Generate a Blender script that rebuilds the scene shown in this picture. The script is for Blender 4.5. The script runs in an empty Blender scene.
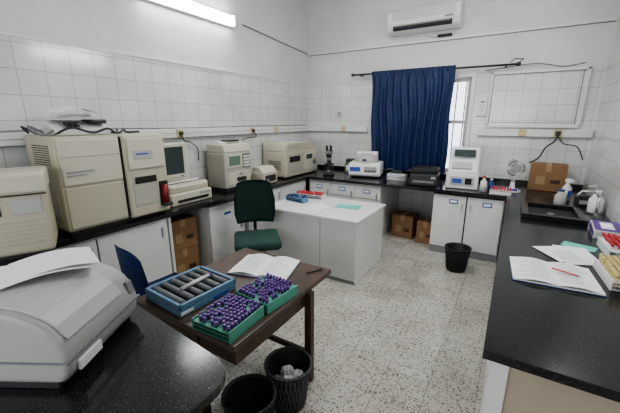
import bpy, bmesh, math, random
from mathutils import Matrix, Vector
random.seed(7)
R=math.radians
# ---------------------------------------------------------------- materials
def nt(m): m.use_nodes=True; return m.node_tree
def mat(name,col,rough=.5,metal=0,var=.0,scale=8,emit=None,es=0,bump=0,spec=.5):
    m=bpy.data.materials.new(name); t=nt(m); b=t.nodes['Principled BSDF']
    b.inputs['Base Color'].default_value=(*col,1); b.inputs['Roughness'].default_value=rough
    b.inputs['Metallic'].default_value=metal; b.inputs['Specular IOR Level'].default_value=spec
    if var or bump:
        g=t.nodes.new('ShaderNodeNewGeometry')
        n=t.nodes.new('ShaderNodeTexNoise'); n.inputs['Scale'].default_value=scale; n.inputs['Detail'].default_value=5
        t.links.new(g.outputs['Position'],n.inputs['Vector'])
        if var:
            r=t.nodes.new('ShaderNodeValToRGB')
            r.color_ramp.elements[0].position=.3; r.color_ramp.elements[1].position=.7
            r.color_ramp.elements[0].color=(*[c*(1-var) for c in col],1)
            r.color_ramp.elements[1].color=(*[min(1,c*(1+var)) for c in col],1)
            t.links.new(n.outputs['Fac'],r.inputs['Fac']); t.links.new(r.outputs['Color'],b.inputs['Base Color'])
        if bump:
            bp=t.nodes.new('ShaderNodeBump'); bp.inputs['Strength'].default_value=bump; bp.inputs['Distance'].default_value=.01
            t.links.new(n.outputs['Fac'],bp.inputs['Height']); t.links.new(bp.outputs['Normal'],b.inputs['Normal'])
    if emit:
        b.inputs['Emission Color'].default_value=(*emit,1); b.inputs['Emission Strength'].default_value=es
    return m
def tilemat(name,ax):
    m=bpy.data.materials.new(name); t=nt(m); b=t.nodes['Principled BSDF']
    g=t.nodes.new('ShaderNodeNewGeometry'); s=t.nodes.new('ShaderNodeSeparateXYZ'); c=t.nodes.new('ShaderNodeCombineXYZ')
    t.links.new(g.outputs['Position'],s.inputs[0]); t.links.new(s.outputs[ax],c.inputs[0]); t.links.new(s.outputs[2],c.inputs[1])
    br=t.nodes.new('ShaderNodeTexBrick'); br.offset=0; br.inputs['Scale'].default_value=1
    br.inputs['Brick Width'].default_value=.2; br.inputs['Row Height'].default_value=.2; br.inputs['Mortar Size'].default_value=.0028
    br.inputs['Color1'].default_value=(.69,.71,.70,1); br.inputs['Color2'].default_value=(.74,.75,.74,1); br.inputs['Mortar'].default_value=(.43,.435,.42,1)
    t.links.new(c.outputs[0],br.inputs['Vector'])
    b.inputs['Roughness'].default_value=.14
    bp=t.nodes.new('ShaderNodeBump'); bp.inputs['Strength'].default_value=.25; bp.inputs['Distance'].default_value=.004; bp.invert=True
    n=t.nodes.new('ShaderNodeTexNoise'); n.inputs['Scale'].default_value=6; t.links.new(g.outputs['Position'],n.inputs['Vector'])
    n2=t.nodes.new('ShaderNodeTexNoise'); n2.inputs['Scale'].default_value=1.9; n2.inputs['Detail'].default_value=8; t.links.new(g.outputs['Position'],n2.inputs['Vector'])
    r=t.nodes.new('ShaderNodeValToRGB'); r.color_ramp.elements[0].position=.32; r.color_ramp.elements[0].color=(.87,.865,.84,1); r.color_ramp.elements[1].position=.6; r.color_ramp.elements[1].color=(1,1,1,1); t.links.new(n2.outputs['Fac'],r.inputs['Fac'])
    mx=t.nodes.new('ShaderNodeMix'); mx.data_type='RGBA'; mx.blend_type='MULTIPLY'; mx.inputs['Factor'].default_value=1
    t.links.new(br.outputs['Color'],mx.inputs[6]); t.links.new(r.outputs['Color'],mx.inputs[7]); t.links.new(mx.outputs[2],b.inputs['Base Color'])
    ad=t.nodes.new('ShaderNodeMath'); ad.operation='ADD'; t.links.new(br.outputs['Fac'],ad.inputs[0]); t.links.new(n.outputs['Fac'],ad.inputs[1])
    t.links.new(ad.outputs[0],bp.inputs['Height']); t.links.new(bp.outputs['Normal'],b.inputs['Normal'])
    return m
def floormat():
    m=bpy.data.materials.new('terrazzo'); t=nt(m); b=t.nodes['Principled BSDF']; L=t.links.new; N=t.nodes.new
    g=N('ShaderNodeNewGeometry')
    v=N('ShaderNodeTexVoronoi'); v.inputs['Scale'].default_value=78; L(g.outputs['Position'],v.inputs['Vector'])
    s=N('ShaderNodeSeparateColor'); L(v.outputs['Color'],s.inputs[0])
    r=N('ShaderNodeValToRGB'); r.color_ramp.interpolation='CONSTANT'
    e=r.color_ramp.elements; e[0].position=0; e[0].color=(.13,.125,.11,1); e[1].position=.17; e[1].color=(.29,.28,.245,1)
    for p,c in((.42,(.47,.46,.415,1)),(.75,(.60,.59,.545,1))):
        q=e.new(p); q.color=c
    L(s.outputs[0],r.inputs['Fac'])
    d=N('ShaderNodeMath'); d.operation='LESS_THAN'; d.inputs[1].default_value=.48; L(v.outputs['Distance'],d.inputs[0])
    mx=N('ShaderNodeMix'); mx.data_type='RGBA'; L(d.outputs[0],mx.inputs['Factor']); mx.inputs[6].default_value=(.54,.53,.485,1); L(r.outputs['Color'],mx.inputs[7])
    br=N('ShaderNodeTexBrick'); br.offset=0; br.inputs['Scale'].default_value=1; br.inputs['Brick Width'].default_value=.3; br.inputs['Row Height'].default_value=.3; br.inputs['Mortar Size'].default_value=.002
    br.inputs['Color1'].default_value=(.86,.86,.85,1); br.inputs['Color2'].default_value=(1,1,1,1); br.inputs['Mortar'].default_value=(.5,.49,.46,1)
    L(g.outputs['Position'],br.inputs['Vector'])
    m2=N('ShaderNodeMix'); m2.data_type='RGBA'; m2.blend_type='MULTIPLY'; m2.inputs['Factor'].default_value=1; L(mx.outputs[2],m2.inputs[6]); L(br.outputs['Color'],m2.inputs[7])
    n2=N('ShaderNodeTexNoise'); n2.inputs['Scale'].default_value=2.6; n2.inputs['Detail'].default_value=8; n2.inputs['Roughness'].default_value=.65; L(g.outputs['Position'],n2.inputs['Vector'])
    r2=N('ShaderNodeValToRGB'); r2.color_ramp.elements[0].position=.35; r2.color_ramp.elements[0].color=(.80,.79,.755,1); r2.color_ramp.elements[1].position=.62; L(n2.outputs['Fac'],r2.inputs['Fac'])
    m3=N('ShaderNodeMix'); m3.data_type='RGBA'; m3.blend_type='MULTIPLY'; m3.inputs['Factor'].default_value=1; L(m2.outputs[2],m3.inputs[6]); L(r2.outputs['Color'],m3.inputs[7])
    L(m3.outputs[2],b.inputs['Base Color']); b.inputs['Roughness'].default_value=.25
    return m
def granitemat():
    m=bpy.data.materials.new('black_granite'); t=nt(m); b=t.nodes['Principled BSDF']; L=t.links.new; N=t.nodes.new
    g=N('ShaderNodeNewGeometry'); v=N('ShaderNodeTexNoise'); v.inputs['Scale'].default_value=130; v.inputs['Detail'].default_value=3; L(g.outputs['Position'],v.inputs['Vector'])
    r=N('ShaderNodeValToRGB'); e=r.color_ramp.elements; e[0].position=.55; e[0].color=(.009,.0095,.011,1); e[1].position=.75; e[1].color=(.06,.065,.07,1)
    L(v.outputs['Fac'],r.inputs['Fac']); L(r.outputs['Color'],b.inputs['Base Color']); b.inputs['Roughness'].default_value=.17; b.inputs['Specular IOR Level'].default_value=.5
    return m
TX=tilemat('tile_x',0); TY=tilemat('tile_y',1); FL=floormat(); GR=granitemat()
PAINT=mat('wall_paint',(.66,.67,.65),.7,var=.06,scale=1.6,bump=.12)
CEIL=mat('ceiling_paint',(.75,.75,.73),.8,var=.02)
WHITE=mat('white_laminate',(.70,.705,.69),.35,var=.05,scale=3)
WHITE2=mat('white_plastic',(.74,.745,.73),.4)
BEIGE=mat('beige_plastic',(.50,.47,.365),.45,var=.03,scale=2)
BEIGE2=mat('pale_beige',(.585,.565,.465),.45,var=.02)
GREYB=mat('grey_beige_plastic',(.43,.42,.355),.5)
LGREY=mat('light_grey_plastic',(.36,.36,.35),.35)
LGREY2=mat('light_grey_panel',(.45,.45,.44),.4)
MGREY=mat('mid_grey',(.20,.21,.22),.5)
DARK=mat('dark_plastic',(.03,.031,.034),.4)
BLACK=mat('black_rubber',(.012,.012,.013),.6)
SHADE=mat('dark_gap',(.02,.02,.02),.9)
WOOD=mat('dark_wood',(.06,.032,.02),.4,var=.35,scale=14)
WOODTOP=mat('table_top_brown',(.085,.057,.043),.35,var=.25,scale=9)
CARD=mat('cardboard',(.26,.15,.075),.85,var=.08)
TAPE=mat('packing_tape',(.36,.25,.13),.4)
GREEN=mat('green_fabric',(.022,.062,.052),.9,var=.2,scale=60,bump=.2)
BLUEP=mat('blue_plastic',(.02,.055,.19),.4)
CURT=mat('blue_curtain_fabric',(.008,.024,.095),.55,var=.2,scale=20)
CASEB=mat('light_blue_case',(.13,.25,.38),.45)
STEEL=mat('steel',(.5,.5,.5),.3,.9)
PURP=mat('purple_cap',(.11,.04,.24),.45)
RACKG=mat('green_rack',(.09,.33,.25),.45)
GLASS=mat('tube_plastic',(.65,.6,.6),.2)
BLOOD=mat('dark_red',(.2,.01,.015),.3)
RED=mat('red_plastic',(.50,.03,.04),.4)
YEL=mat('yellow_cap',(.66,.56,.25),.4)
PAPER=mat('paper',(.82,.83,.84),.8)
INK=mat('print_ink',(.30,.31,.36),.8)
TEAL=mat('teal_sheet',(.12,.54,.45),.6)
SCREEN=mat('screen_glass',(.05,.07,.07),.12)
LCD=mat('lcd_green',(.15,.22,.17),.2)
BLUEL=mat('blue_label',(.04,.10,.38),.5)
BINM=mat('black_bin_plastic',(.018,.02,.022),.45)
BING=mat('grey_mesh_basket',(.09,.093,.093),.5)
TUBE=mat('fluorescent_tube',(1,1,1),.4,emit=(.97,.98,1),es=26)
BEIGEP=mat('panel_beige',(.42,.36,.28),.6,var=.05)
YELP=mat('socket_ivory',(.60,.50,.27),.5)
PINK=mat('window_frame_paint',(.52,.46,.46),.5)
# ---------------------------------------------------------------- mesh builder
class M:
    def __init__(s,name): s.name=name; s.bm=bmesh.new(); s.mats=[]
    def mi(s,m):
        if m not in s.mats: s.mats.append(m)
        return s.mats.index(m)
    def add(s,t,m,smooth=False,mtx=None,capflat=False):
        if mtx is not None: bmesh.ops.transform(t,matrix=mtx,verts=t.verts)
        i=s.mi(m)
        for f in t.faces:
            f.material_index=i; f.smooth=smooth and not (capflat and len(f.verts)>4)
        me=bpy.data.meshes.new('t'); t.to_mesh(me); t.free(); s.bm.from_mesh(me); bpy.data.meshes.remove(me)
    def box(s,x0,x1,y0,y1,z0,z1,m,bev=0,seg=2,rot=None,smooth=False):
        t=bmesh.new(); bmesh.ops.create_cube(t,size=1)
        bmesh.ops.scale(t,vec=(abs(x1-x0),abs(y1-y0),abs(z1-z0)),verts=t.verts)
        if bev: bmesh.ops.bevel(t,geom=t.edges[:],offset=bev,segments=seg,profile=.5,affect='EDGES')
        mt=Matrix.Translation(((x0+x1)/2,(y0+y1)/2,(z0+z1)/2))
        if rot: mt=mt@Matrix.Rotation(R(rot[0]),4,rot[1])
        s.add(t,m,smooth,mt)
    def cyl(s,p0,p1,r0,r1,m,seg=16,caps=True):
        p0=Vector(p0);p1=Vector(p1);d=p1-p0
        t=bmesh.new(); bmesh.ops.create_cone(t,cap_ends=caps,segments=seg,radius1=r0,radius2=max(r1,1e-4),depth=d.length)
        mt=Matrix.Translation((p0+p1)/2)@d.to_track_quat('Z','Y').to_matrix().to_4x4()
        s.add(t,m,True,mt,capflat=True)
    def sph(s,c,r,m,sc=(1,1,1),seg=12):
        t=bmesh.new(); bmesh.ops.create_uvsphere(t,u_segments=seg,v_segments=max(6,seg//2),radius=r)
        s.add(t,m,True,Matrix.Translation(c)@Matrix.Diagonal((*sc,1)))
    def crumple(s,c,r,m):
        t=bmesh.new(); bmesh.ops.create_icosphere(t,subdivisions=3,radius=r)
        for v in t.verts: v.co*=random.uniform(.72,1.18)
        s.add(t,m,False,Matrix.Translation(c)@Matrix.Diagonal((1,random.uniform(.7,1),random.uniform(.6,.9),1)))
    def tube(s,pts,r,m,seg=8):
        for a,b in zip(pts[:-1],pts[1:]): s.cyl(a,b,r,r,m,seg)
        for p in pts[1:-1]: s.sph(p,r,m,seg=8)
    def wire(s,pts,r,m,n=6,seg=6):
        P=[Vector(p) for p in pts]; P=[P[0]]+P+[P[-1]]; out=[]
        for i in range(1,len(P)-2):
            for k in range(n):
                t=k/n; a,b,c,d=P[i-1],P[i],P[i+1],P[i+2]
                out.append(.5*((2*b)+(c-a)*t+(2*a-5*b+4*c-d)*t*t+(3*b-a-3*c+d)*t**3))
        out.append(P[-2]); s.tube(out,r,m,seg)
    def prism(s,pts,ax,a0,a1,m,bev=0,seg=2,smooth=False):
        t=bmesh.new(); vs=[]
        for p in pts:
            vs.append(t.verts.new({'x':(a0,p[0],p[1]),'y':(p[0],a0,p[1]),'z':(p[0],p[1],a0)}[ax]))
        f=t.faces.new(vs); r=bmesh.ops.extrude_face_region(t,geom=[f]); d=a1-a0
        vec={'x':(d,0,0),'y':(0,d,0),'z':(0,0,d)}[ax]
        bmesh.ops.translate(t,vec=vec,verts=[v for v in r['geom'] if isinstance(v,bmesh.types.BMVert)])
        bmesh.ops.recalc_face_normals(t,faces=t.faces)
        if bev: bmesh.ops.bevel(t,geom=t.edges[:],offset=bev,segments=seg,profile=.5,affect='EDGES')
        s.add(t,m,smooth,None,capflat=True)
    def lathe(s,prof,c,m,seg=28):
        t=bmesh.new(); rings=[]
        for r,z in prof:
            rings.append([t.verts.new((c[0]+r*math.cos(2*math.pi*i/seg),c[1]+r*math.sin(2*math.pi*i/seg),c[2]+z)) for i in range(seg)])
        for a,b in zip(rings[:-1],rings[1:]):
            for i in range(seg): t.faces.new((a[i],a[(i+1)%seg],b[(i+1)%seg],b[i]))
        s.add(t,m,True)
    def surf(s,fn,nu,nv,m,thick=0):
        t=bmesh.new(); g=[[t.verts.new(fn(i/nu,j/nv)) for j in range(nv+1)] for i in range(nu+1)]
        for i in range(nu):
            for j in range(nv): t.faces.new((g[i][j],g[i+1][j],g[i+1][j+1],g[i][j+1]))
        if thick: bmesh.ops.solidify(t,geom=t.faces[:],thickness=thick)
        s.add(t,m,True)
    def done(s,loc=(0,0,0),rz=0):
        me=bpy.data.meshes.new(s.name); s.bm.to_mesh(me); s.bm.free()
        for m in s.mats: me.materials.append(m)
        o=bpy.data.objects.new(s.name,me); bpy.context.collection.objects.link(o)
        o.location=loc; o.rotation_euler=(0,0,R(rz)); return o
# ---------------------------------------------------------------- room
XL,XR,YB,YF,ZC=-3.5,.86,5.66,-2.2,3.95
TZ=2.44
m=M('floor'); m.box(XL-.1,XR+.1,YF-.1,YB+.1,-.1,0,FL); m.done()
m=M('ceiling'); m.box(XL-.1,XR+.1,YF-.1,YB+.1,ZC,ZC+.1,CEIL); m.done()
m=M('wall_left'); m.box(XL-.1,XL,YF,YB,0,ZC,PAINT); m.box(XL,XL+.01,YF,YB,0,TZ,TY); m.done()
m=M('wall_right'); m.box(XR,XR+.1,YF,YB,0,ZC,PAINT); m.box(XR-.01,XR,YF,YB,0,TZ,TY); m.done()
m=M('wall_back'); wx0,wx1,wz0,wz1=-2.1,-.66,1.0,2.42
m.box(XL,wx0,YB,YB+.15,0,ZC,PAINT); m.box(wx1,XR,YB,YB+.15,0,ZC,PAINT)
m.box(wx0,wx1,YB,YB+.15,0,wz0,PAINT); m.box(wx0,wx1,YB,YB+.15,wz1,ZC,PAINT)
m.box(XL+.01,wx0,YB-.01,YB,0,TZ,TX); m.box(wx1,XR-.01,YB-.01,YB,0,TZ,TX); m.box(wx0,wx1,YB-.01,YB,0,wz0,TX); m.done()
m=M('wall_front'); m.box(XL,-2.9,YF-.15,YF,0,ZC,PAINT); m.box(.3,XR,YF-.15,YF,0,ZC,PAINT); m.box(-2.9,.3,YF-.15,YF,0,1.0,PAINT); m.box(-2.9,.3,YF-.15,YF,2.6,ZC,PAINT); m.done()
m=M('window_2'); 
for x in(-2.9,-1.85,-.8,.26): m.box(x,x+.04,YF-.1,YF-.04,1.0,2.6,WHITE2)
m.box(-2.9,.3,YF-.1,YF-.04,1.0,1.05,WHITE2); m.box(-2.9,.3,YF-.1,YF-.04,2.55,2.6,WHITE2); m.done()
m=M('window_1')
for x in(wx0,(wx0+wx1)/2-.02,wx1-.05): m.box(x,x+.05,YB+.03,YB+.1,wz0,wz1,PINK)
for z in(wz0,wz1-.06,1.75): m.box(wx0,wx1,YB+.035,YB+.095,z,z+.05,PINK)
for i in range(11): m.cyl((wx0+.06+i*.13,YB+.12,wz0),(wx0+.06+i*.13,YB+.12,wz1),.009,.009,MGREY,8)
m.done()
m=M('trim_1')
m.box(wx1,wx1+.05,YB-.03,YB-.011,wz0,wz1+.05,WHITE2); m.box(wx0-.05,wx0,YB-.03,YB-.011,wz0,wz1+.05,WHITE2); m.box(wx0,wx1,YB-.03,YB-.001,wz1,wz1+.05,WHITE2); m.done()
m=M('trim_2')
m.box(XL+.011,XL+.06,-1,YB-.012,1.60,1.70,WHITE2,.006); m.box(XL+.061,XL+.064,-1,YB-.1,1.648,1.652,MGREY); m.box(XL+.011,XL+.055,-1,YB-.012,1.59,1.60,MGREY)
for y in(2.6,3.9,4.5,1.5): m.box(XL+.06,XL+.075,y,y+.09,1.605,1.695,YELP,.004); 
m.done()
m=M('trim_3')
m.box(XL+.07,-2.25,YB-.055,YB-.011,1.60,1.70,WHITE2,.006); m.box(-.5,XR-.02,YB-.055,YB-.011,1.58,1.68,WHITE2,.006)
m.box(-.5,XR-.02,YB-.05,YB-.011,1.57,1.58,MGREY); m.box(XL+.07,-2.25,YB-.05,YB-.011,1.59,1.6,MGREY)
m.box(.42,.52,YB-.07,YB-.055,1.58,1.68,YELP,.004); m.box(-2.75,-2.66,YB-.07,YB-.055,1.605,1.695,YELP,.004)
m.box(.02,.11,YB-.07,YB-.055,1.585,1.675,YELP,.004)
m.done()
m=M('trim_4'); m.box(XL+.02,XR-.02,YB-.022,YB-.001,2.955,2.985,WHITE2,.004); m.box(XL+.02,XR-.02,YB-.012,YB-.001,2.945,2.955,MGREY)
m.cyl((XL+.012,3.9,3.1),(XL+.012,YB-.03,2.98),.008,.008,MGREY,8); m.box(XL,XL+.02,YF,YB-.03,TZ,TZ+.018,WHITE2)
m.box(XL+.03,wx0-.06,YB-.02,YB-.001,TZ,TZ+.018,WHITE2); m.done()
m=M('tiled_wall_panel'); m.box(-.38,.66,YB-.05,YB-.011,1.74,2.42,TX); 
for a in((-.41,-.38,1.72,2.45),(.66,.69,1.72,2.45),(-.41,.69,1.70,1.74),(-.41,.69,2.42,2.45)): m.box(a[0],a[1],YB-.065,YB-.011,a[2],a[3],WHITE2,.004)
m.box(-.375,.655,YB-.053,YB-.05,2.408,2.42,MGREY); m.box(-.38,-.37,YB-.053,YB-.05,1.74,2.42,MGREY)
m.box(.62,.632,YB-.053,YB-.05,1.74,2.42,MGREY); m.box(-.35,.62,YB-.053,YB-.05,1.765,1.772,MGREY)
m.wire([(-.5,YB-.07,2.48),(-.3,YB-.07,2.5),(.1,YB-.06,2.53),(.4,YB-.07,2.47),(.62,YB-.07,2.5)],.007,MGREY); m.done()
m=M('wall_notice_holder'); m.box(-.545,-.42,YB-.03,YB-.011,1.86,2.12,WHITE2,.005); m.box(-.53,-.435,YB-.033,YB-.03,1.9,2.08,PAPER)
for k in range(5): m.box(-.52,-.45,YB-.035,YB-.033,1.93+k*.03,1.937+k*.03,INK)
m.box(-.51,-.455,YB-.035,YB-.033,2.05,2.07,MGREY); m.box(-.547,-.418,YB-.028,YB-.011,1.852,1.86,MGREY); m.done()
m=M('wall_switch_box'); m.box(-2.85,-2.75,YB-.045,YB-.011,1.86,1.98,WHITE2,.01); m.box(-2.83,-2.77,YB-.055,YB-.045,1.89,1.95,LGREY); m.done()
# ---------------------------------------------------------------- curtain + rod
m=M('curtain_rod'); m.cyl((-2.5,YB-.13,2.545),(-.12,YB-.13,2.53),.014,.014,DARK,10); m.sph((-2.52,YB-.13,2.545),.03,DARK); m.sph((-.10,YB-.13,2.53),.03,DARK)
for x in(-2.38,-.25): m.box(x-.01,x+.01,YB-.13,YB-.001,2.52,2.54,DARK)
m.tube([(-.2,YB-.13,2.56),(-.15,YB-.14,2.6),(-.05,YB-.13,2.59),(-.12,YB-.12,2.53)],.006,DARK); m.done()
m=M('curtain')
def cur(u,v):
    x=-2.17+1.28*u+ .012*math.sin(9*v+u*7)+.05*v*(1-u); z=2.575-1.58*v
    amp=.016+.022*v
    y=YB-.155+amp*math.sin(u*70+1.2*math.sin(v*3+u*5))+.010*math.sin(u*31+v*4)
    if v<.04: y=YB-.155+.016*math.sin(u*120)
    return (x,y,z+.02*math.sin(u*25)*(v**2))
m.surf(cur,150,26,CURT)
m.done()
# ---------------------------------------------------------------- AC
m=M('air_conditioner')
y0=YB-.002; m.prism([(y0,3.09),(y0,3.42),(y0-.18,3.42),(y0-.25,3.37),(y0-.25,3.22),(y0-.2,3.12),(y0-.12,3.085)],'x',-1.92,-.88,WHITE2,.008)
for k in range(6): m.box(-1.84,-.94,y0-.255,y0-.247,3.25+k*.02,3.258+k*.02,LGREY2)
m.box(-1.82,-.98,y0-.243,y0-.2,3.12,3.205,DARK,rot=(-30,'X')); m.box(-1.8,-1.0,y0-.25,y0-.22,3.16,3.168,LGREY,rot=(-35,'X')); 
for k in range(12): m.box(-1.78+k*.07,-1.776+k*.07,y0-.247,y0-.22,3.13,3.19,MGREY,rot=(-30,'X'))
m.box(-1.08,-.96,y0-.257,y0-.25,3.215,3.235,MGREY); m.done()
m=M('drain_pipe'); m.cyl((-1.35,YB-.03,3.05),(-1.15,YB-.03,3.02),.016,.016,WHITE2,8); m.cyl((-1.2,YB-.03,3.02),(-1.0,YB-.03,3.02),.02,.02,DARK,8); m.done()
# ---------------------------------------------------------------- fluorescent lamps
def flamp(x,yA,yB,z,sgn):
    m=M('fluorescent_lamp'); m.box(x,x+sgn*.05,yA,yB,z-.05,z+.09,WHITE2,.006)
    for y in(yA+.02,yB-.04): m.box(x+sgn*.05,x+sgn*.11,y,y+.02,z-.05,z+.09,WHITE2)
    for dz in(-.02,.055): m.cyl((x+sgn*.085,yA+.04,z+dz),(x+sgn*.085,yB-.04,z+dz),.018,.018,TUBE,14)
    return m.done()
flamp(XL+.001,2.3,3.68,3.06,1); flamp(XR-.001,2.9,4.2,3.05,-1)
def area(name,loc,rot,sx,sy,e,col):
    l=bpy.data.lights.new(name,'AREA'); l.shape='RECTANGLE'; l.size=sx; l.size_y=sy; l.energy=e; l.color=col
    o=bpy.data.objects.new(name,l); o.location=loc; o.rotation_euler=rot; bpy.context.collection.objects.link(o); return o
area('lamp_light_left',(XL+.14,3.05,3.06),(0,R(-60),0),.08,1.2,12,(.98,.985,1))
area('lamp_light_right',(XR-.14,3.55,3.03),(0,R(60),0),.08,1.2,12,(.98,.985,1))
area('daylight_window_front',(-1.3,YF+.02,1.8),(R(90),0,0),3.1,1.55,30,(.98,.985,1))
area('added_ceiling_fill',(-1.2,3.0,3.87),(0,0,0),.5,1.3,46,(1,.99,.975))  # fill light added overhead, out of view, to brighten the room
m=M('added_fill_housing'); m.box(-1.5,-.9,2.3,3.7,3.89,3.949,WHITE2,.01); m.done()  # unlit housing added above the fill light, out of view
# ---------------------------------------------------------------- counters
ZT=.9
m=M('lab_counter')
XLL=XL+.012
m.box(XLL,-2.86,.1,4.62,.86,ZT,GR); m.box(XLL,XR-.012,4.62,YB-.012,.86,ZT,GR); m.box(0,XR-.012,1.35,4.62,.86,ZT,GR)
m.prism([(-2.86,.12),(-.9,.12),(-.82,.15),(-.785,.22),(-.77,.62),(-.775,.66),(-.79,.695),(-.815,.725),(-.85,.745),(-.9,.757),(-2.86,.95)],'z',.865,ZT,GR)
m.box(XLL,XLL+.015,.1,YB-.05,ZT,.96,GR); m.box(XL+.1,XR-.012,YB-.027,YB-.012,ZT,.96,GR)
m.box(-2.8,-.95,.2,.7,0,.865,WHITE)
def fdoor(y0,y1,z0=.1,z1=.83,x=-2.91,handle=True):
    m.box(x,x+.02,y0+.006,y1-.006,z0,z1,WHITE,.004)
    if handle: m.box(x+.02,x+.035,y1-.06,y1-.045,z1-.16,z1-.06,STEEL)
m.box(XLL,-2.91,.2,1.98,.0,.86,WHITE); fdoor(1.0,1.3); fdoor(1.3,1.96); m.box(-2.911,-2.905,1.294,1.306,.1,.83,SHADE)
m.box(XLL,-2.91,2.0,2.03,0,.86,WHITE)
m.box(XLL,-2.91,3.2,4.62,.0,.86,WHITE); fdoor(3.22,3.9); fdoor(3.9,4.6)
def bdoor(x0,x1,z0=.1,z1=.83,y=4.68,h='r',lab=None):
    m.box(x0+.006,x1-.006,y-.02,y,z0,z1,WHITE,.004)
    hx=x1-.06 if h=='r' else x0+.045
    m.box(hx,hx+.014,y-.035,y-.02,z1-.2,z1-.1,STEEL)
    if lab: m.box(lab-.055,lab+.055,y-.024,y-.021,z1-.11,z1-.05,BLUEL); m.box(lab-.042,lab+.042,y-.026,y-.024,z1-.095,z1-.062,PAPER)
m.box(-2.86,-1.62,4.68,YB-.015,0,.86,WHITE)
for i in range(3):
    x=-2.86+i*.413
    bdoor(x,x+.413,.1,.62)
    bdoor(x,x+.413,.64,.83,lab=x+.2)
m.box(-.86,-.015,4.68,YB-.015,0,.86,WHITE); m.box(-.86,-.02,4.665,4.679,.83,.855,SHADE); m.box(-.86,-.02,4.665,4.679,.0,.09,MGREY)
bdoor(-.86,-.44,lab=-.6); bdoor(-.44,-.02,h='l',lab=-.2); m.box(-.446,-.434,4.655,4.68,.1,.83,SHADE)
m.box(.05,XR-.015,1.43,YB-.015,0,.86,WHITE)
for i in range(5):
    y=1.45+i*.63; m.box(.03,.05,y+.006,min(y+.624,4.63),.1,.83,WHITE,.004)
m.box(.03,.10,1.39,1.43,0,.86,WHITE,.004); m.box(.10,.8,1.41,1.43,0,.86,BEIGEP)
m.done()
m=M('lab_sink')
for a in((.14,.64,3.62,3.68),(.14,.64,4.16,4.22),(.14,.2,3.68,4.16),(.58,.64,3.68,4.16)): m.box(*a,ZT+.001,ZT+.05,GR,.006)
m.box(.2,.58,3.68,4.16,ZT+.001,ZT+.006,BLACK); m.cyl((.39,3.92,ZT+.006),(.39,3.92,ZT+.01),.03,.03,STEEL)
m.done()
m=M('sink_tap'); z=ZT+.002; m.cyl((.74,3.98,z),(.74,3.98,z+.2),.012,.012,STEEL,10); m.tube([(.74,3.98,z+.2),(.7,3.97,z+.25),(.6,3.95,z+.25),(.56,3.94,z+.2)],.01,STEEL); m.box(.72,.76,3.96,4.0,z,z+.03,STEEL); m.done()
# ---------------------------------------------------------------- floor boxes, fridge
def cbox(name,loc,w,d,h,rz=0):
    m=M(name); m.box(-w/2,w/2,-d/2,d/2,0,h,CARD,.004); m.box(-.03,.03,-d/2-.001,d/2+.001,h*.75,h+.001,TAPE)
    m.box(-w/2+.001,w/2-.001,-.003,.003,h,h+.002,SHADE); m.box(-w*.3,-w*.05,-d/2-.0015,-d/2,h*.25,h*.55,TAPE); m.box(w*.1,w*.35,-d/2-.0015,-d/2,h*.3,h*.45,WOOD)
    return m.done(loc,rz)
cbox('cardboard_box',(-3.24,2.27,.001),.38,.36,.38,90); cbox('cardboard_box',(-3.23,2.28,.386),.36,.35,.34,88)
cbox('cardboard_box',(-1.34,5.13,.001),.33,.3,.36,-4); cbox('cardboard_box',(-.995,5.04,.001),.24,.28,.33,5)
cbox('cardboard_box',(.42,5.38,ZT+.002),.40,.3,.34,-3)
m=M('small_refrigerator'); m.box(-.29,.29,-.22,.24,.03,.82,WHITE2,.012); m.box(-.29,.29,-.27,-.225,.035,.82,WHITE2,.015); m.box(.2,.25,-.285,-.27,.45,.6,LGREY,.004)
m.box(-.08,.05,-.273,-.27,.62,.72,PAPER); m.box(-.07,.04,-.275,-.273,.68,.71,BLUEL)
for x in(-.24,.24):
    for y in(-.18,.2): m.cyl((x,y,0),(x,y,.035),.02,.02,DARK,8)
m.done((-3.19,2.84,.001),90)
# ---------------------------------------------------------------- analyzers left wall
m=M('hematology_analyzer')
m.box(-.45,.04,-.25,.25,.03,.78,BEIGE,.018); m.box(-.42,.43,-.22,.22,0,.04,DARK)
m.box(-.43,.03,-.265,-.24,.40,.755,BEIGE2,.01); m.box(-.43,.03,-.26,-.24,.05,.385,BEIGE,.01)
m.box(-.40,-.2,-.27,-.265,.50,.512,INK); m.box(-.40,-.26,-.27,-.265,.475,.485,INK); m.box(-.43,.03,-.267,-.264,.62,.624,MGREY); m.box(.035,.047,-.27,.2,.05,.76,SHADE)
m.box(.045,.45,-.29,.22,.03,.775,BEIGE,.02)
m.box(.07,.43,-.305,-.285,.47,.75,BEIGE2,.012)
m.box(.09,.34,-.296,-.28,.13,.42,GREYB,.006); m.box(.11,.32,-.30,-.29,.34,.40,SHADE)
m.cyl((.38,-.32,.12),(.38,-.32,.30),.03,.03,BLOOD); m.box(.34,.43,-.36,-.285,.09,.12,DARK,.005); m.box(.345,.425,-.31,-.285,.12,.33,SHADE)
m.box(.12,.30,-.31,-.303,.56,.64,LGREY2,.003); m.box(.14,.26,-.312,-.308,.60,.612,BLUEL)
for k in range(9): m.box(-.453,-.448,-.16,.12,.56+k*.018,.566+k*.018,SHADE)
m.box(-.453,-.449,-.18,.16,.15,.45,BEIGE2,.002)
m.done((-3.17,1.58,ZT+.001),90)
m=M('telephone_fax_machine'); m.prism([(-.16,0),(-.16,.05),(-.02,.095),(.14,.12),(.15,0)],'x',-.2,.2,WHITE2,.008)
m.box(-.14,.0,-.15,-.04,.065,.075,LGREY,rot=(20,'X'))
for i in range(3):
    for j in range(4): m.box(-.11+i*.035,-.09+i*.035,-.14+j*.022,-.125+j*.022,.062+j*.009,.078+j*.009,DARK)
m.box(.07,.19,-.14,.1,.09,.125,DARK,.012)
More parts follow.
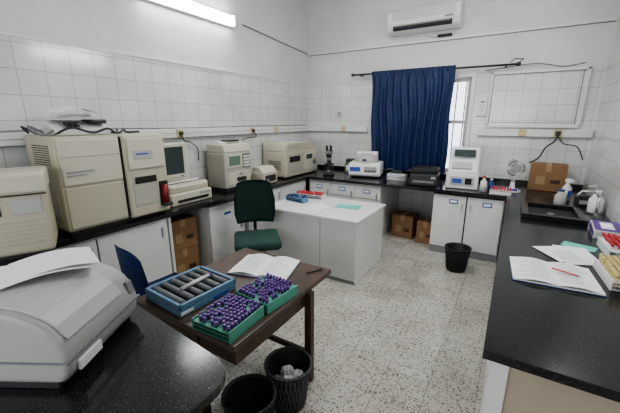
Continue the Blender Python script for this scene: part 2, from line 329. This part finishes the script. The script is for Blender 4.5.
for k in range(6): 
    m.box(-.16+k*.006,.10+k*.006,-.08,.13,.125+k*.007,.130+k*.007,PAPER,rot=(k*7-14,'Z'))
m.surf(lambda u,v:(-.17+.30*u,-.17+.24*v,.172+.035*math.sin(math.pi*u)+.02*v),10,4,PAPER)
m.wire([(-.2,-.15,.01),(-.1,-.2,.06),(.05,-.19,.02),(.16,-.2,.05),(.24,-.16,.01),(.3,-.05,.04)],.009,DARK)
m.wire([(-.22,.0,.01),(-.3,.05,.07),(-.33,-.08,.05),(-.28,-.16,.01),(-.2,-.12,.04)],.009,MGREY); m.wire([(.2,-.05,.02),(.28,-.12,.01),(.36,-.05,.04),(.42,.05,.01),(.5,-.04,.012)],.009,DARK)
m.wire([(-.3,-.1,.015),(-.36,0,.07),(-.3,.12,.02)],.008,DARK); m.done((-3.17,1.42,ZT+.783),84)
m=M('dot_matrix_printer'); m.box(-.28,.28,-.2,.2,0,.13,BEIGE2,.015); m.box(-.27,.27,-.17,.19,.12,.22,BEIGE,.03,3)
m.box(-.2,.22,-.206,-.19,.03,.06,SHADE); m.box(-.24,.24,-.09,.06,.215,.225,DARK); m.box(.1,.24,-.203,-.198,.08,.11,LGREY); m.prism([(-.17,.2),(-.02,.235),(-.02,.225),(-.17,.19)],'x',-.22,.22,PAPER); m.done((-3.22,2.42,ZT+.001),90)
m=M('crt_monitor'); m.box(-.19,.19,-.08,-.02,.03,.42,BEIGE2,.015); m.prism([(-.03,.05),(-.03,.41),(.14,.36),(.16,.09)],'x',-.165,.165,BEIGE,.01)
m.box(-.15,.15,-.084,-.078,.08,.38,SCREEN,.003); m.box(-.11,.11,-.07,.1,0,.03,BEIGE,.008); m.box(.1,.13,-.083,-.079,.045,.058,DARK); m.done((-3.27,2.32,ZT+.238),90)
m=M('blood_gas_analyzer'); m.box(-.25,.25,-.16,.17,.02,.5,GREYB,.02); m.box(-.26,.26,-.18,.18,0,.05,DARK,.005); m.prism([(-.16,.5),(-.13,.6),(.16,.6),(.16,.5)],'x',-.24,.24,BEIGE2,.01)
m.box(-.21,.05,-.17,-.155,.30,.47,BEIGE2,.006); m.box(-.18,.02,-.174,-.169,.33,.45,LCD); m.box(.08,.22,-.168,-.158,.28,.47,MGREY,.003)
for i in range(3):
    for j in range(4): m.box(.09+i*.042,.12+i*.042,-.174,-.167,.30+j*.04,.325+j*.04,WHITE2)
m.box(-.2,.2,-.168,-.158,.08,.24,BEIGE2,.005); m.box(-.05,.1,-.2,-.165,.12,.17,DARK,.006); m.box(-.2,.2,-.05,.1,.6,.63,WHITE2,.005); m.box(.0,.06,-.168,-.165,.2,.22,RED); m.box(-.1,.12,-.08,.04,.63,.65,DARK,.005); m.done((-3.25,3.25,ZT+.001),90)
m=M('sample_mixer'); m.box(-.17,.17,-.1,.12,0,.18,BEIGE,.02,3); m.prism([(-.1,.17),(-.02,.25),(.1,.25),(.12,.17)],'x',-.16,.16,BEIGE2,.01); m.box(-.12,.12,-.106,-.098,.04,.13,DARK,.003); m.cyl((-.08,-.1,.06),(-.08,-.125,.06),.02,.02,LGREY)
m.done((-3.08,3.78,ZT+.001),90)
m=M('chemistry_analyzer'); m.box(-.5,.5,-.23,.22,.02,.42,BEIGE,.015); m.box(-.48,.48,-.21,.2,0,.03,DARK); m.box(-.5,.02,-.2,.22,.42,.56,BEIGE2,.015); m.box(.03,.5,-.15,.22,.42,.53,BEIGE,.012)
m.box(-.46,-.02,-.24,-.225,.08,.38,GREYB,.006); m.box(-.4,-.1,-.245,-.238,.25,.34,SHADE); m.box(.06,.45,-.24,-.225,.08,.38,BEIGE2,.006); m.box(.1,.28,-.246,-.238,.26,.34,SCREEN); m.box(-.4,.0,-.205,-.198,.45,.53,GREYB)
for k in range(6): m.box(-.503,-.498,-.14,.1,.14+k*.025,.148+k*.025,SHADE)
m.cyl((.36,-.25,.2),(.36,-.235,.2),.05,.05,MGREY); m.done((-3.24,4.7,ZT+.001),90)
m=M('microscope'); m.box(-.09,.09,-.12,.12,0,.05,DARK,.012); m.prism([(.04,.04),(.11,.04),(.11,.3),(.02,.4),(-.03,.37),(.05,.28)],'x',-.035,.035,DARK,.006)
m.box(-.08,.08,-.09,.07,.17,.185,BLACK,.003); m.cyl((0,-.05,.3),(0,-.04,.36),.045,.05,DARK); 
for a in(-.03,0,.03): m.cyl((a,-.05,.22),(a*.6,-.05,.31),.011,.014,STEEL,10)
m.box(-.06,.06,-.1,.06,.355,.41,MGREY,.015)
for sx in(-.03,.03): m.cyl((sx,-.06,.4),(sx*1.1,-.16,.49),.019,.021,DARK,12)
for sx in(-1,1): m.cyl((sx*.03,.07,.1),(sx*.075,.07,.1),.03,.03,DARK,14)
m.cyl((0,-.05,.05),(0,-.05,.08),.03,.025,STEEL); m.done((-2.66,4.98,ZT+.001),25)
m=M('reagent_carton'); m.box(-.08,.08,-.08,.08,0,.17,MGREY,.005); m.box(-.06,.06,-.083,-.08,.04,.13,PAPER); m.box(-.07,.07,-.07,.07,.171,.24,DARK,.01); m.done((-2.46,5.42,ZT+.001),10)
m=M('centrifuge'); m.box(-.26,.26,-.2,.2,.02,.24,WHITE2,.03,3); m.box(-.25,.25,-.21,-.19,.05,.2,PAPER,.006); m.box(-.23,-.06,-.215,-.208,.1,.17,BLUEL); m.box(.0,.2,-.215,-.208,.09,.18,LGREY)
for i in range(4): m.box(.02+i*.045,.05+i*.045,-.219,-.214,.1,.125,DARK)
m.lathe([(.2,.23),(.2,.27),(.17,.33),(.08,.37),(.0,.375)],(0,0,0),LGREY2); m.box(-.03,.03,-.21,-.17,.27,.3,DARK,.005); m.box(-.17,.17,.02,.16,.24,.40,WHITE2,.02)
for x in(-.2,.2):
    for y in(-.15,.15): m.cyl((x,y,0),(x,y,.03),.015,.015,DARK,8)
m.done((-2.06,5.17,ZT+.001),12)
m=M('document_pile'); 
for k in range(7): m.box(-.14,.14,-.1,.1,k*.012,k*.012+.011,[PAPER,LGREY,PAPER,MGREY][k%4],rot=(random.uniform(-8,8),'Z'))
m.wire([(-.1,-.08,.09),(0,-.1,.13),(.1,-.05,.1),(.16,.02,.09)],.008,DARK); m.box(-.08,.06,-.02,.07,.085,.14,DARK,.012); m.done((-1.52,5.14,ZT+.002),6)
m=M('laser_printer'); m.box(-.19,.19,-.19,.19,.0,.17,DARK,.02); m.box(-.18,.18,-.14,.18,.16,.25,BLACK,.03,3); m.box(-.14,.14,-.196,-.185,.05,.08,MGREY); m.prism([(-.15,.165),(.02,.21),(.02,.2),(-.15,.155)],'x',-.13,.13,PAPER)
m.box(.1,.16,-.194,-.188,.11,.14,LGREY); m.done((-1.05,4.92,ZT+.001),5)
m=M('photometer'); m.box(-.2,.2,-.18,.2,.0,.22,WHITE2,.015); m.prism([(-.18,.22),(-.1,.40),(-.05,.54),(.2,.54),(.2,.22)],'x',-.18,.18,WHITE2,.012)
m.box(-.13,.13,-.117,-.09,.43,.52,SCREEN,.003,rot=(-20,'X')); m.box(-.14,.1,-.157,-.13,.27,.36,LGREY2,.003,rot=(-24,'X')); m.box(-.15,.15,-.186,-.178,.05,.17,LGREY2,.003); m.box(-.12,.0,-.19,-.184,.08,.14,BLUEL); m.box(.04,.12,-.19,-.184,.07,.15,SHADE); m.done((-.56,4.98,ZT+.001),4)
m=M('reagent_bottle'); m.lathe([(0,0),(.04,0),(.04,.13),(.015,.16),(.015,.18),(0,.18)],(0,0,0),WHITE2,16); m.cyl((0,0,.18),(0,0,.205),.018,.018,RED,12); m.done((-.28,4.78,ZT+.001))
m=M('reagent_bottle'); m.lathe([(0,0),(.035,0),(.035,.1),(.014,.125),(.014,.14),(0,.14)],(0,0,0),BLUEP,16); m.cyl((0,0,.14),(0,0,.16),.017,.017,WHITE2,12); m.done((-.2,4.9,ZT+.001))
m=M('specimen_rack'); m.box(-.12,.12,-.05,.05,0,.04,WHITE2,.003); m.box(-.12,.12,-.05,.05,.05,.055,WHITE2)
for i in range(8):
    for j in range(3): m.cyl((-.1+i*.029,-.03+j*.03,.02),(-.1+i*.029,-.03+j*.03,.1),.008,.008,[RED,PURP,BLUEP][j],8)
for x in(-.12,.115): m.box(x,x+.005,-.05,.05,0,.055,WHITE2)
m.done((-.08,4.71,ZT+.001),0)
m=M('desk_fan'); m.lathe([(0,0),(.10,0),(.10,.02),(.03,.05),(.025,.13),(0,.13)],(0,0,0),WHITE2,24); m.box(-.05,.05,-.09,-.03,.015,.045,BLUEL,.005); m.cyl((0,0,.12),(0,.02,.24),.022,.022,WHITE2); m.cyl((0,-.03,.31),(0,.1,.31),.05,.035,WHITE2)
for rr,yy in((.15,-.045),(.152,-.03),(.13,-.058),(.11,-.065),(.07,-.075)):
    m.tube([(rr*math.cos(2*math.pi*i/24),yy,.31+rr*math.sin(2*math.pi*i/24)) for i in range(25)],.0045,WHITE2,6)
for i in range(20):
    a=2*math.pi*i/20; m.cyl((.03*math.cos(a),-.08,.31+.03*math.sin(a)),(.15*math.cos(a),-.045,.31+.15*math.sin(a)),.0022,.0022,WHITE2,5)
m.cyl((0,-.085,.31),(0,-.075,.31),.04,.04,LGREY)
for i in range(3):
    a=2*math.pi*i/3; m.sph((.07*math.cos(a),-.035,.31+.07*math.sin(a)),.055,MGREY,(1,.12,1))
m.done((.04,4.98,ZT+.001),8)
m=M('spray_bottle'); m.lathe([(0,0),(.045,0),(.045,.15),(.02,.19),(.018,.21),(0,.21)],(0,0,0),WHITE2,18); m.box(-.02,.02,-.07,.03,.21,.25,WHITE2,.006); m.cyl((0,-.05,.22),(0,-.06,.17),.006,.006,DARK,6); m.box(-.02,.02,-.047,-.044,.05,.12,BLUEL); m.done((.58,4.74,ZT+.001),30)
m=M('wash_bottle'); m.lathe([(0,0),(.055,0),(.06,.02),(.06,.14),(.03,.18),(.03,.2),(0,.2)],(0,0,0),WHITE2,18); m.cyl((0,0,.2),(0,0,.23),.032,.03,WHITE2); m.tube([(0,0,.22),(-.03,-.02,.28),(-.09,-.05,.27)],.005,WHITE2,6); m.done((.76,4.2,ZT+.001),0)
m=M('power_adapter'); m.box(-.06,.06,-.05,.05,0,.12,DARK,.01); m.box(-.04,.04,-.055,-.049,.03,.07,LGREY); m.wire([(.06,0,.05),(.1,.04,.02),(.12,.1,.01)],.005,DARK); m.done((.70,4.5,ZT+.001),10)
m=M('plastic_jug'); m.lathe([(0,0),(.05,0),(.055,.02),(.055,.1),(.03,.13),(.028,.15),(0,.15)],(0,0,0),LGREY2,16); m.cyl((0,0,.15),(0,0,.17),.03,.03,BLUEP); m.done((.5,4.45,ZT+.001))
m=M('glove_box'); m.box(-.09,.09,-.17,.17,0,.07,WHITE2,.004); m.box(-.085,.085,-.165,.165,.0705,.073,PURP); m.box(-.04,.04,-.1,.1,.073,.075,PAPER); m.box(-.093,-.09,-.15,.15,.015,.055,PURP); m.sph((0,0,.075),.04,PAPER,(1,1.5,.4)); m.done((.72,3.42,ZT+.001),-4)
m=M('power_cord'); m.wire([(.47,YB-.075,1.6),(.44,YB-.1,1.52),(.36,YB-.09,1.44),(.3,YB-.1,1.3),(.2,YB-.08,1.22)],.010,DARK); m.wire([(.47,YB-.075,1.6),(.55,YB-.1,1.5),(.7,YB-.09,1.46),(.78,YB-.09,1.3)],.007,DARK); m.box(.44,.5,YB-.1,YB-.07,1.6,1.66,DARK,.005); m.done()
for y,yy in((2.64,2.9),(3.94,3.6)):
    m=M('power_cord'); m.box(XL+.076,XL+.10,y-.015,y+.03,1.63,1.67,DARK,.004); m.wire([(XL+.09,y,1.64),(XL+.12,y+.02,1.56),(XL+.08,(y+yy)/2,1.54),(XL+.05,yy,1.45),(XL+.05,yy,1.3)],.007,DARK); m.done()
m=M('trunking_wire'); m.wire([(XL+.03,-.9,1.72),(XL+.05,.5,1.71),(XL+.03,1.6,1.72),(XL+.05,2.7,1.71),(XL+.03,4,1.715),(XL+.04,5.5,1.71)],.006,MGREY); m.done()
def rack(name,loc,rz,nx,ny,capm,framem,pitch=.028,h=.09,tubem=GLASS,rt=.0075,miss=0,capr=.0095):
    m=M(name); w=nx*pitch; d=ny*pitch
    for z in(.005,.03,.05): m.box(-w/2-.006,w/2+.006,-d/2-.006,d/2+.006,z,z+.005,framem)
    for sx in(-1,1): m.box(sx*(w/2+.004)-.004,sx*(w/2+.004)+.004,-d/2-.006,d/2+.006,0,.065,framem,.002)
    for i in range(nx):
        for j in range(ny):
            if random.random()<miss: continue
            x=-w/2+(i+.5)*pitch; y=-d/2+(j+.5)*pitch; tz=random.uniform(-.004,.004)
            m.cyl((x,y,.01),(x,y,h+tz),rt,rt,tubem,8); m.cyl((x,y,h-.012+tz),(x,y,h+.012+tz),capr,capr*.92,capm,10)
    return m.done(loc,rz)
rack('yellow_tube_rack',(.66,2.42,ZT+.001),4,8,11,YEL,WHITE2,.03,.09,YEL,miss=.05)
rack('red_tube_rack',(.72,2.95,ZT+.001),2,6,10,RED,WHITE2,.03,.09,PAPER,miss=.05)
def notebook(name,loc,rz,w,d,curl=.02):
    m=M(name); m.box(-w/2-.004,w/2+.004,-d/2-.004,d/2+.004,0,.004,BLUEP)
    for sgn in(-1,1):
        def f(u,v,sg=sgn,o=0): return (sg*w/2*u,-d/2+d*v,.0125+curl*math.sin(math.pi*min(1,u*1.15))*(.8)+o)
        m.surf(f,10,2,PAPER)
        for k in range(11):
            L=random.uniform(.35,.8); v0=.9-k*.075
            m.surf(lambda u,v,L=L,v0=v0: f(.12+L*u,v0+.012*v,o=.0006),8,1,INK)
    m.box(-w/2,w/2,-d/2,d/2,.004,.012,PAPER); return m.done(loc,rz)
notebook('open_notebook',(.29,2.31,ZT+.001),4,.42,.36,.016)
m=M('loose_papers'); 
for k,(x,y,r) in enumerate(((0,0,3),(.05,.06,-9),(-.06,.03,12))):
    m.box(x-.1,x+.1,y-.14,y+.14,.001+k*.0015,.002+k*.0015,PAPER,rot=(r,'Z'))
for k in range(8): m.box(-.1,.04,-.08+k*.022,-.077+k*.022,.0055,.006,INK,rot=(12,'Z'))
m.done((.43,2.72,ZT+.001),20)
m=M('teal_sheet'); m.box(-.1,.1,-.06,.06,0,.0015,TEAL); m.box(-.085,.085,-.045,-.04,.0015,.002,PAPER); m.done((.50,2.98,ZT+.001),-18)
m=M('ballpoint_pen'); m.cyl((-.07,0,.006),(.06,0,.006),.005,.005,RED,8); m.cyl((.06,0,.006),(.075,0,.006),.005,.001,DARK,8); m.done((.35,2.3,ZT+.032),-25)
# ---------------------------------------------------------------- peninsula machines
m=M('desktop_centrifuge')
m.prism([(-.24,.02),(-.265,.06),(-.27,.13),(-.255,.18),(-.225,.225),(-.18,.258),(-.12,.283),(-.05,.297),(.04,.302),(.12,.298),(.19,.285),(.235,.25),(.25,.2),(.25,.02)],'x',-.225,.225,LGREY,.022,4)
m.box(-.22,.22,-.22,.23,0,.03,DARK,.004)
m.prism([(-.262,.18),(-.230,.231),(-.183,.264),(-.12,.289),(-.05,.303),(.04,.308),(.1,.306),(.1,.30),(.04,.296),(-.05,.29),(-.15,.262),(-.215,.22)],'x',-.195,.12,LGREY2,.002)
m.box(-.231,.231,-.274,.2,.105,.111,MGREY); m.box(.165,.205,-.265,-.225,.14,.20,MGREY,.006,rot=(-12,'X'))
m.box(-.18,-.06,-.276,-.262,.045,.085,WHITE2,.004)
m.done((-1.53,.44,ZT+.001),120)
m=M('paper_sheet'); m.surf(lambda u,v:(-.15+.3*u,-.105+.21*v,.003+.018*math.sin(math.pi*u)+.01*v),8,4,PAPER); m.surf(lambda u,v:(-.1+.28*u,-.09+.2*v,.01+.018*math.sin(math.pi*u)+.012*v),8,4,PAPER); m.done((-1.56,.49,ZT+.312),75)
m=M('printer_scanner'); m.box(-.34,.34,-.2,.20,.02,.47,BEIGE,.03,3); m.box(-.35,.35,-.21,.20,.43,.57,BEIGE2,.025,3); m.box(-.3,.1,-.206,-.195,.3,.38,DARK,.003)
for k in range(6): m.box(-.31,.31,-.205,-.198,.10+k*.03,.108+k*.03,GREYB)
m.box(-.345,.345,-.213,-.2,.425,.432,SHADE)
m.box(.15,.31,-.207,-.195,.3,.4,LGREY2,.004); m.box(-.32,.32,-.18,.18,0,.03,DARK); m.done((-2.97,.70,ZT+.001),66)
m=M('paper_stack'); 
for k in range(6): m.box(-.15,.15,-.11,.11,k*.006,k*.006+.005,PAPER,rot=(k*4-10,'Z'))
m.done((-2.45,.6,ZT+.001),40)
# ---------------------------------------------------------------- brown table
TH=.735
m=M('wooden_table'); tx0,tx1,ty0,ty1=-1.88,-1.035,.985,2.0
m.box(tx0,tx1,ty0,ty1,TH-.035,TH,WOODTOP,.005); m.box(tx0+.04,tx1-.04,ty0+.03,ty0+.05,.6,.70,WOOD); m.box(tx0+.04,tx1-.01,ty1-.3,ty1-.28,.6,.70,WOOD)
m.box(tx1-.04,tx1-.02,ty0+.03,ty1-.28,.6,.70,WOOD); m.box(tx0+.04,tx0+.06,ty0+.03,ty1-.28,.6,.70,WOOD)
for x,y in((tx0+.03,ty0+.02),(tx1-.34,ty0+.02),(tx0+.03,ty1-.33),(tx1-.03,ty1-.33)): m.box(x,x+.05,y,y+.05,0,.70,WOOD,.004)
m.box(tx0+.05,tx1-.02,ty1-.315,ty1-.295,.2,.24,WOOD); m.box(tx0+.045,tx0+.065,ty0+.05,ty1-.3,.2,.24,WOOD)
m.done()
m=M('sample_roller_case'); w,d=.41,.36
m.box(-w/2,w/2,-d/2,d/2,0,.04,CASEB,.006); m.box(-w/2,w/2,-d/2,-d/2+.02,.04,.075,CASEB,.004); m.box(-w/2,w/2,d/2-.02,d/2,.04,.075,CASEB,.004); m.box(-w/2,-w/2+.02,-d/2,d/2,.04,.075,CASEB,.004); m.box(w/2-.02,w/2,-d/2,d/2,.04,.075,CASEB,.004)
m.box(-w/2+.02,w/2-.02,-d/2+.02,d/2-.02,.04,.043,DARK)
for i in range(6):
    x=-w/2+.05+i*.062; m.cyl((x,-d/2+.03,.06),(x,d/2-.03,.06),.018,.018,MGREY,14); m.cyl((x,-d/2+.02,.06),(x,-d/2+.03,.06),.01,.01,STEEL,8)
m.cyl((-.1,-.04,.09),(.12,-.02,.09),.012,.012,GLASS,10); m.cyl((.12,-.02,.09),(.14,-.018,.09),.014,.014,PURP,10)
m.box(-.2,-.12,-d/2-.003,-d/2,.012,.03,PAPER); m.box(.02,.14,-d/2-.003,-d/2,.012,.03,BLUEL)
m.done((-1.62,1.225,TH+.001),-4+90)
rack('purple_tube_rack',(-1.20,1.125,TH+.001),3,9,10,PURP,RACKG,.027,.072,BLOOD,miss=.06)
rack('purple_tube_rack',(-1.185,1.44,TH+.001),-4,9,10,PURP,RACKG,.027,.072,BLOOD,miss=.16)
notebook('open_notebook',(-1.47,1.77,TH+.001),16,.44,.34,.022)
m=M('ballpoint_pen'); m.cyl((-.07,0,.006),(.06,0,.006),.005,.005,DARK,8); m.cyl((.06,0,.006),(.075,0,.006),.005,.001,STEEL,8); m.done((-1.12,1.9,TH+.001),60)
# ---------------------------------------------------------------- bins
def bin_(loc,fill,bm_):
    m=M('waste_bin'); m.lathe([(0,.004),(.11,.004),(.143,.29),(.15,.29),(.152,.30),(.14,.303),(.136,.29),(.105,.012),(0,.012)],(0,0,0),BINM,32)
    for i in range(32):
        a=2*math.pi*i/32
        for s in(-1,1): m.cyl((.114*math.cos(a),.114*math.sin(a),.03),(.145*math.cos(a+s*.35),.145*math.sin(a+s*.35),.28),.0035,.0035,bm_,5)
    m.tube([(.15*math.cos(2*math.pi*i/32),.15*math.sin(2*math.pi*i/32),.298) for i in range(33)],.006,bm_,6)
    if fill:
        for k in range(12):
            a=random.uniform(0,6.28); r=random.uniform(0,.07); m.crumple((r*math.cos(a),r*math.sin(a),.14+random.uniform(0,.07)),.045,[PAPER,PAPER,WHITE2,LGREY2][k%4])
    m.done(loc,random.uniform(0,40))
bin_((-1.055,1.46,.001),True,BING); bin_((-1.10,1.14,.001),False,BINM); bin_((-.43,4.18,.001),False,BINM)
# ---------------------------------------------------------------- desk
m=M('office_desk'); x0,x1,y0,y1=-2.62,-1.32,3.13,4.05
m.box(x0,x1,y0,y1,.72,.75,WHITE,.004); m.box(x0+.02,x1-.02,y0+.02,y0+.04,.02,.72,WHITE); m.box(x1-.04,x1-.02,y0+.04,y1-.03,.0,.72,WHITE); m.box(x0+.02,x0+.04,y0+.04,y1-.03,.0,.72,WHITE)
m.box(x1-.48,x1-.46,y0+.04,y1-.03,.05,.72,WHITE)
for k in range(3): m.box(x1-.455,x1-.045,y1-.05,y1-.03,.07+k*.215,.27+k*.215,WHITE,.004); m.box(x1-.3,x1-.2,y1-.03,y1-.015,.16+k*.215,.175+k*.215,STEEL)
m.box(x1-.46,x1-.04,y0+.04,y1-.05,.05,.07,WHITE); m.box(x1-.47,x1-.466,y0+.018,y0+.02,.02,.72,MGREY); m.box(x0+.02,x1-.02,y0+.016,y0+.02,.0,.04,MGREY)
m.done()
rack('specimen_tube_rack',(-2.35,3.86,.752),5,14,5,RED,WHITE2,.028,.07,PURP,miss=.2)
rack('specimen_tube_rack',(-2.4,3.6,.752),-8,10,4,BLUEP,CASEB,.028,.07,GLASS,miss=.3)
m=M('teal_sheet'); m.box(-.15,.15,-.1,.1,0,.002,TEAL); m.box(-.12,.05,.04,.05,.002,.0025,PAPER); m.done((-1.68,3.68,.752),8)
m=M('document_sheet'); m.box(-.11,.11,-.15,.15,0,.0015,PAPER)
for k in range(9): m.box(-.08,.06,-.11+k*.024,-.107+k*.024,.0015,.002,INK)
m.done((-2.0,3.42,.752),-20)
# ---------------------------------------------------------------- green office chair
m=M('office_chair')
m.box(-.25,.25,-.26,.24,.46,.55,GREEN,.04,4,smooth=True); m.box(-.22,.22,-.2,.2,.44,.47,DARK,.006)
def bk(u,v):
    w=.235*(1-.18*max(0,v-.6)/.4)*(1-.12*max(0,.25-v)/.25); x=(u*2-1)*w
    return (x,.27+.05*v-.06*(abs(u*2-1)**2),.64+.49*v-.03*(abs(u*2-1)**4)*v)
m.surf(bk,14,12,GREEN,thick=.06); m.surf(lambda u,v:(bk(u,v)[0]*1.0,bk(u,v)[1]-.02,bk(u,v)[2]),14,12,GREEN,thick=.03)
m.tube([(0,.1,.45),(0,.3,.45),(0,.34,.53),(0,.33,.85)],.02,DARK); m.cyl((0,0,.1),(0,0,.45),.028,.028,DARK); m.cyl((0,0,.08),(0,0,.26),.04,.035,DARK)
for i in range(5):
    a=2*math.pi*i/5+.3; c,s=math.cos(a),math.sin(a); m.cyl((0,0,.11),(.28*c,.28*s,.075),.028,.018,DARK,10); m.cyl((.28*c-.02*s,.28*s+.02*c,.03),(.28*c+.02*s,.28*s-.02*c,.03),.029,.029,BLACK,14); m.cyl((.28*c,.28*s,.03),(.28*c,.28*s,.08),.008,.008,DARK,6)
m.done((-2.33,2.68,.001),44)
# blue chair
m=M('blue_plastic_chair')
def cb(u,v):
    q=u*2-1; w=.25*(1-.15*v**3); return (q*w,-.24-.05*v+.05*q*q,.44+.48*v-.07*(q**4)*v)
m.surf(cb,14,10,BLUEP,thick=.008); m.surf(lambda u,v:((u*2-1)*.22,-.24+.46*v,.44+.03*abs(u*2-1)**3-.012*math.sin(math.pi*v)-.03*max(0,v-.85)),12,12,BLUEP,thick=.008)
for sx in(-1,1):
    for sy in(-1,1): m.cyl((sx*.17,sy*.17-.01,.43),(sx*.2,sy*.21,.0),.014,.012,STEEL,10)
m.box(-.17,.17,-.19,-.16,.41,.43,STEEL); m.box(-.17,.17,.14,.17,.41,.43,STEEL); m.done((-2.29,1.47,.001),-8)
# ---------------------------------------------------------------- world, camera
w=bpy.data.worlds.new('world'); bpy.context.scene.world=w; w.use_nodes=True
w.node_tree.nodes['Background'].inputs[0].default_value=(.88,.91,.97,1); w.node_tree.nodes['Background'].inputs[1].default_value=2.6
bpy.context.scene.view_settings.view_transform='AgX'
bpy.context.scene.view_settings.look='AgX - Medium High Contrast'
cam=bpy.data.cameras.new('camera'); co=bpy.data.objects.new('camera',cam); bpy.context.collection.objects.link(co)
cam.lens=331/620*36; cam.sensor_width=36; cam.clip_start=.05
co.location=(0,0,1.8); co.rotation_euler=(R(90-14.6),0,R(31.4))
bpy.context.scene.camera=co
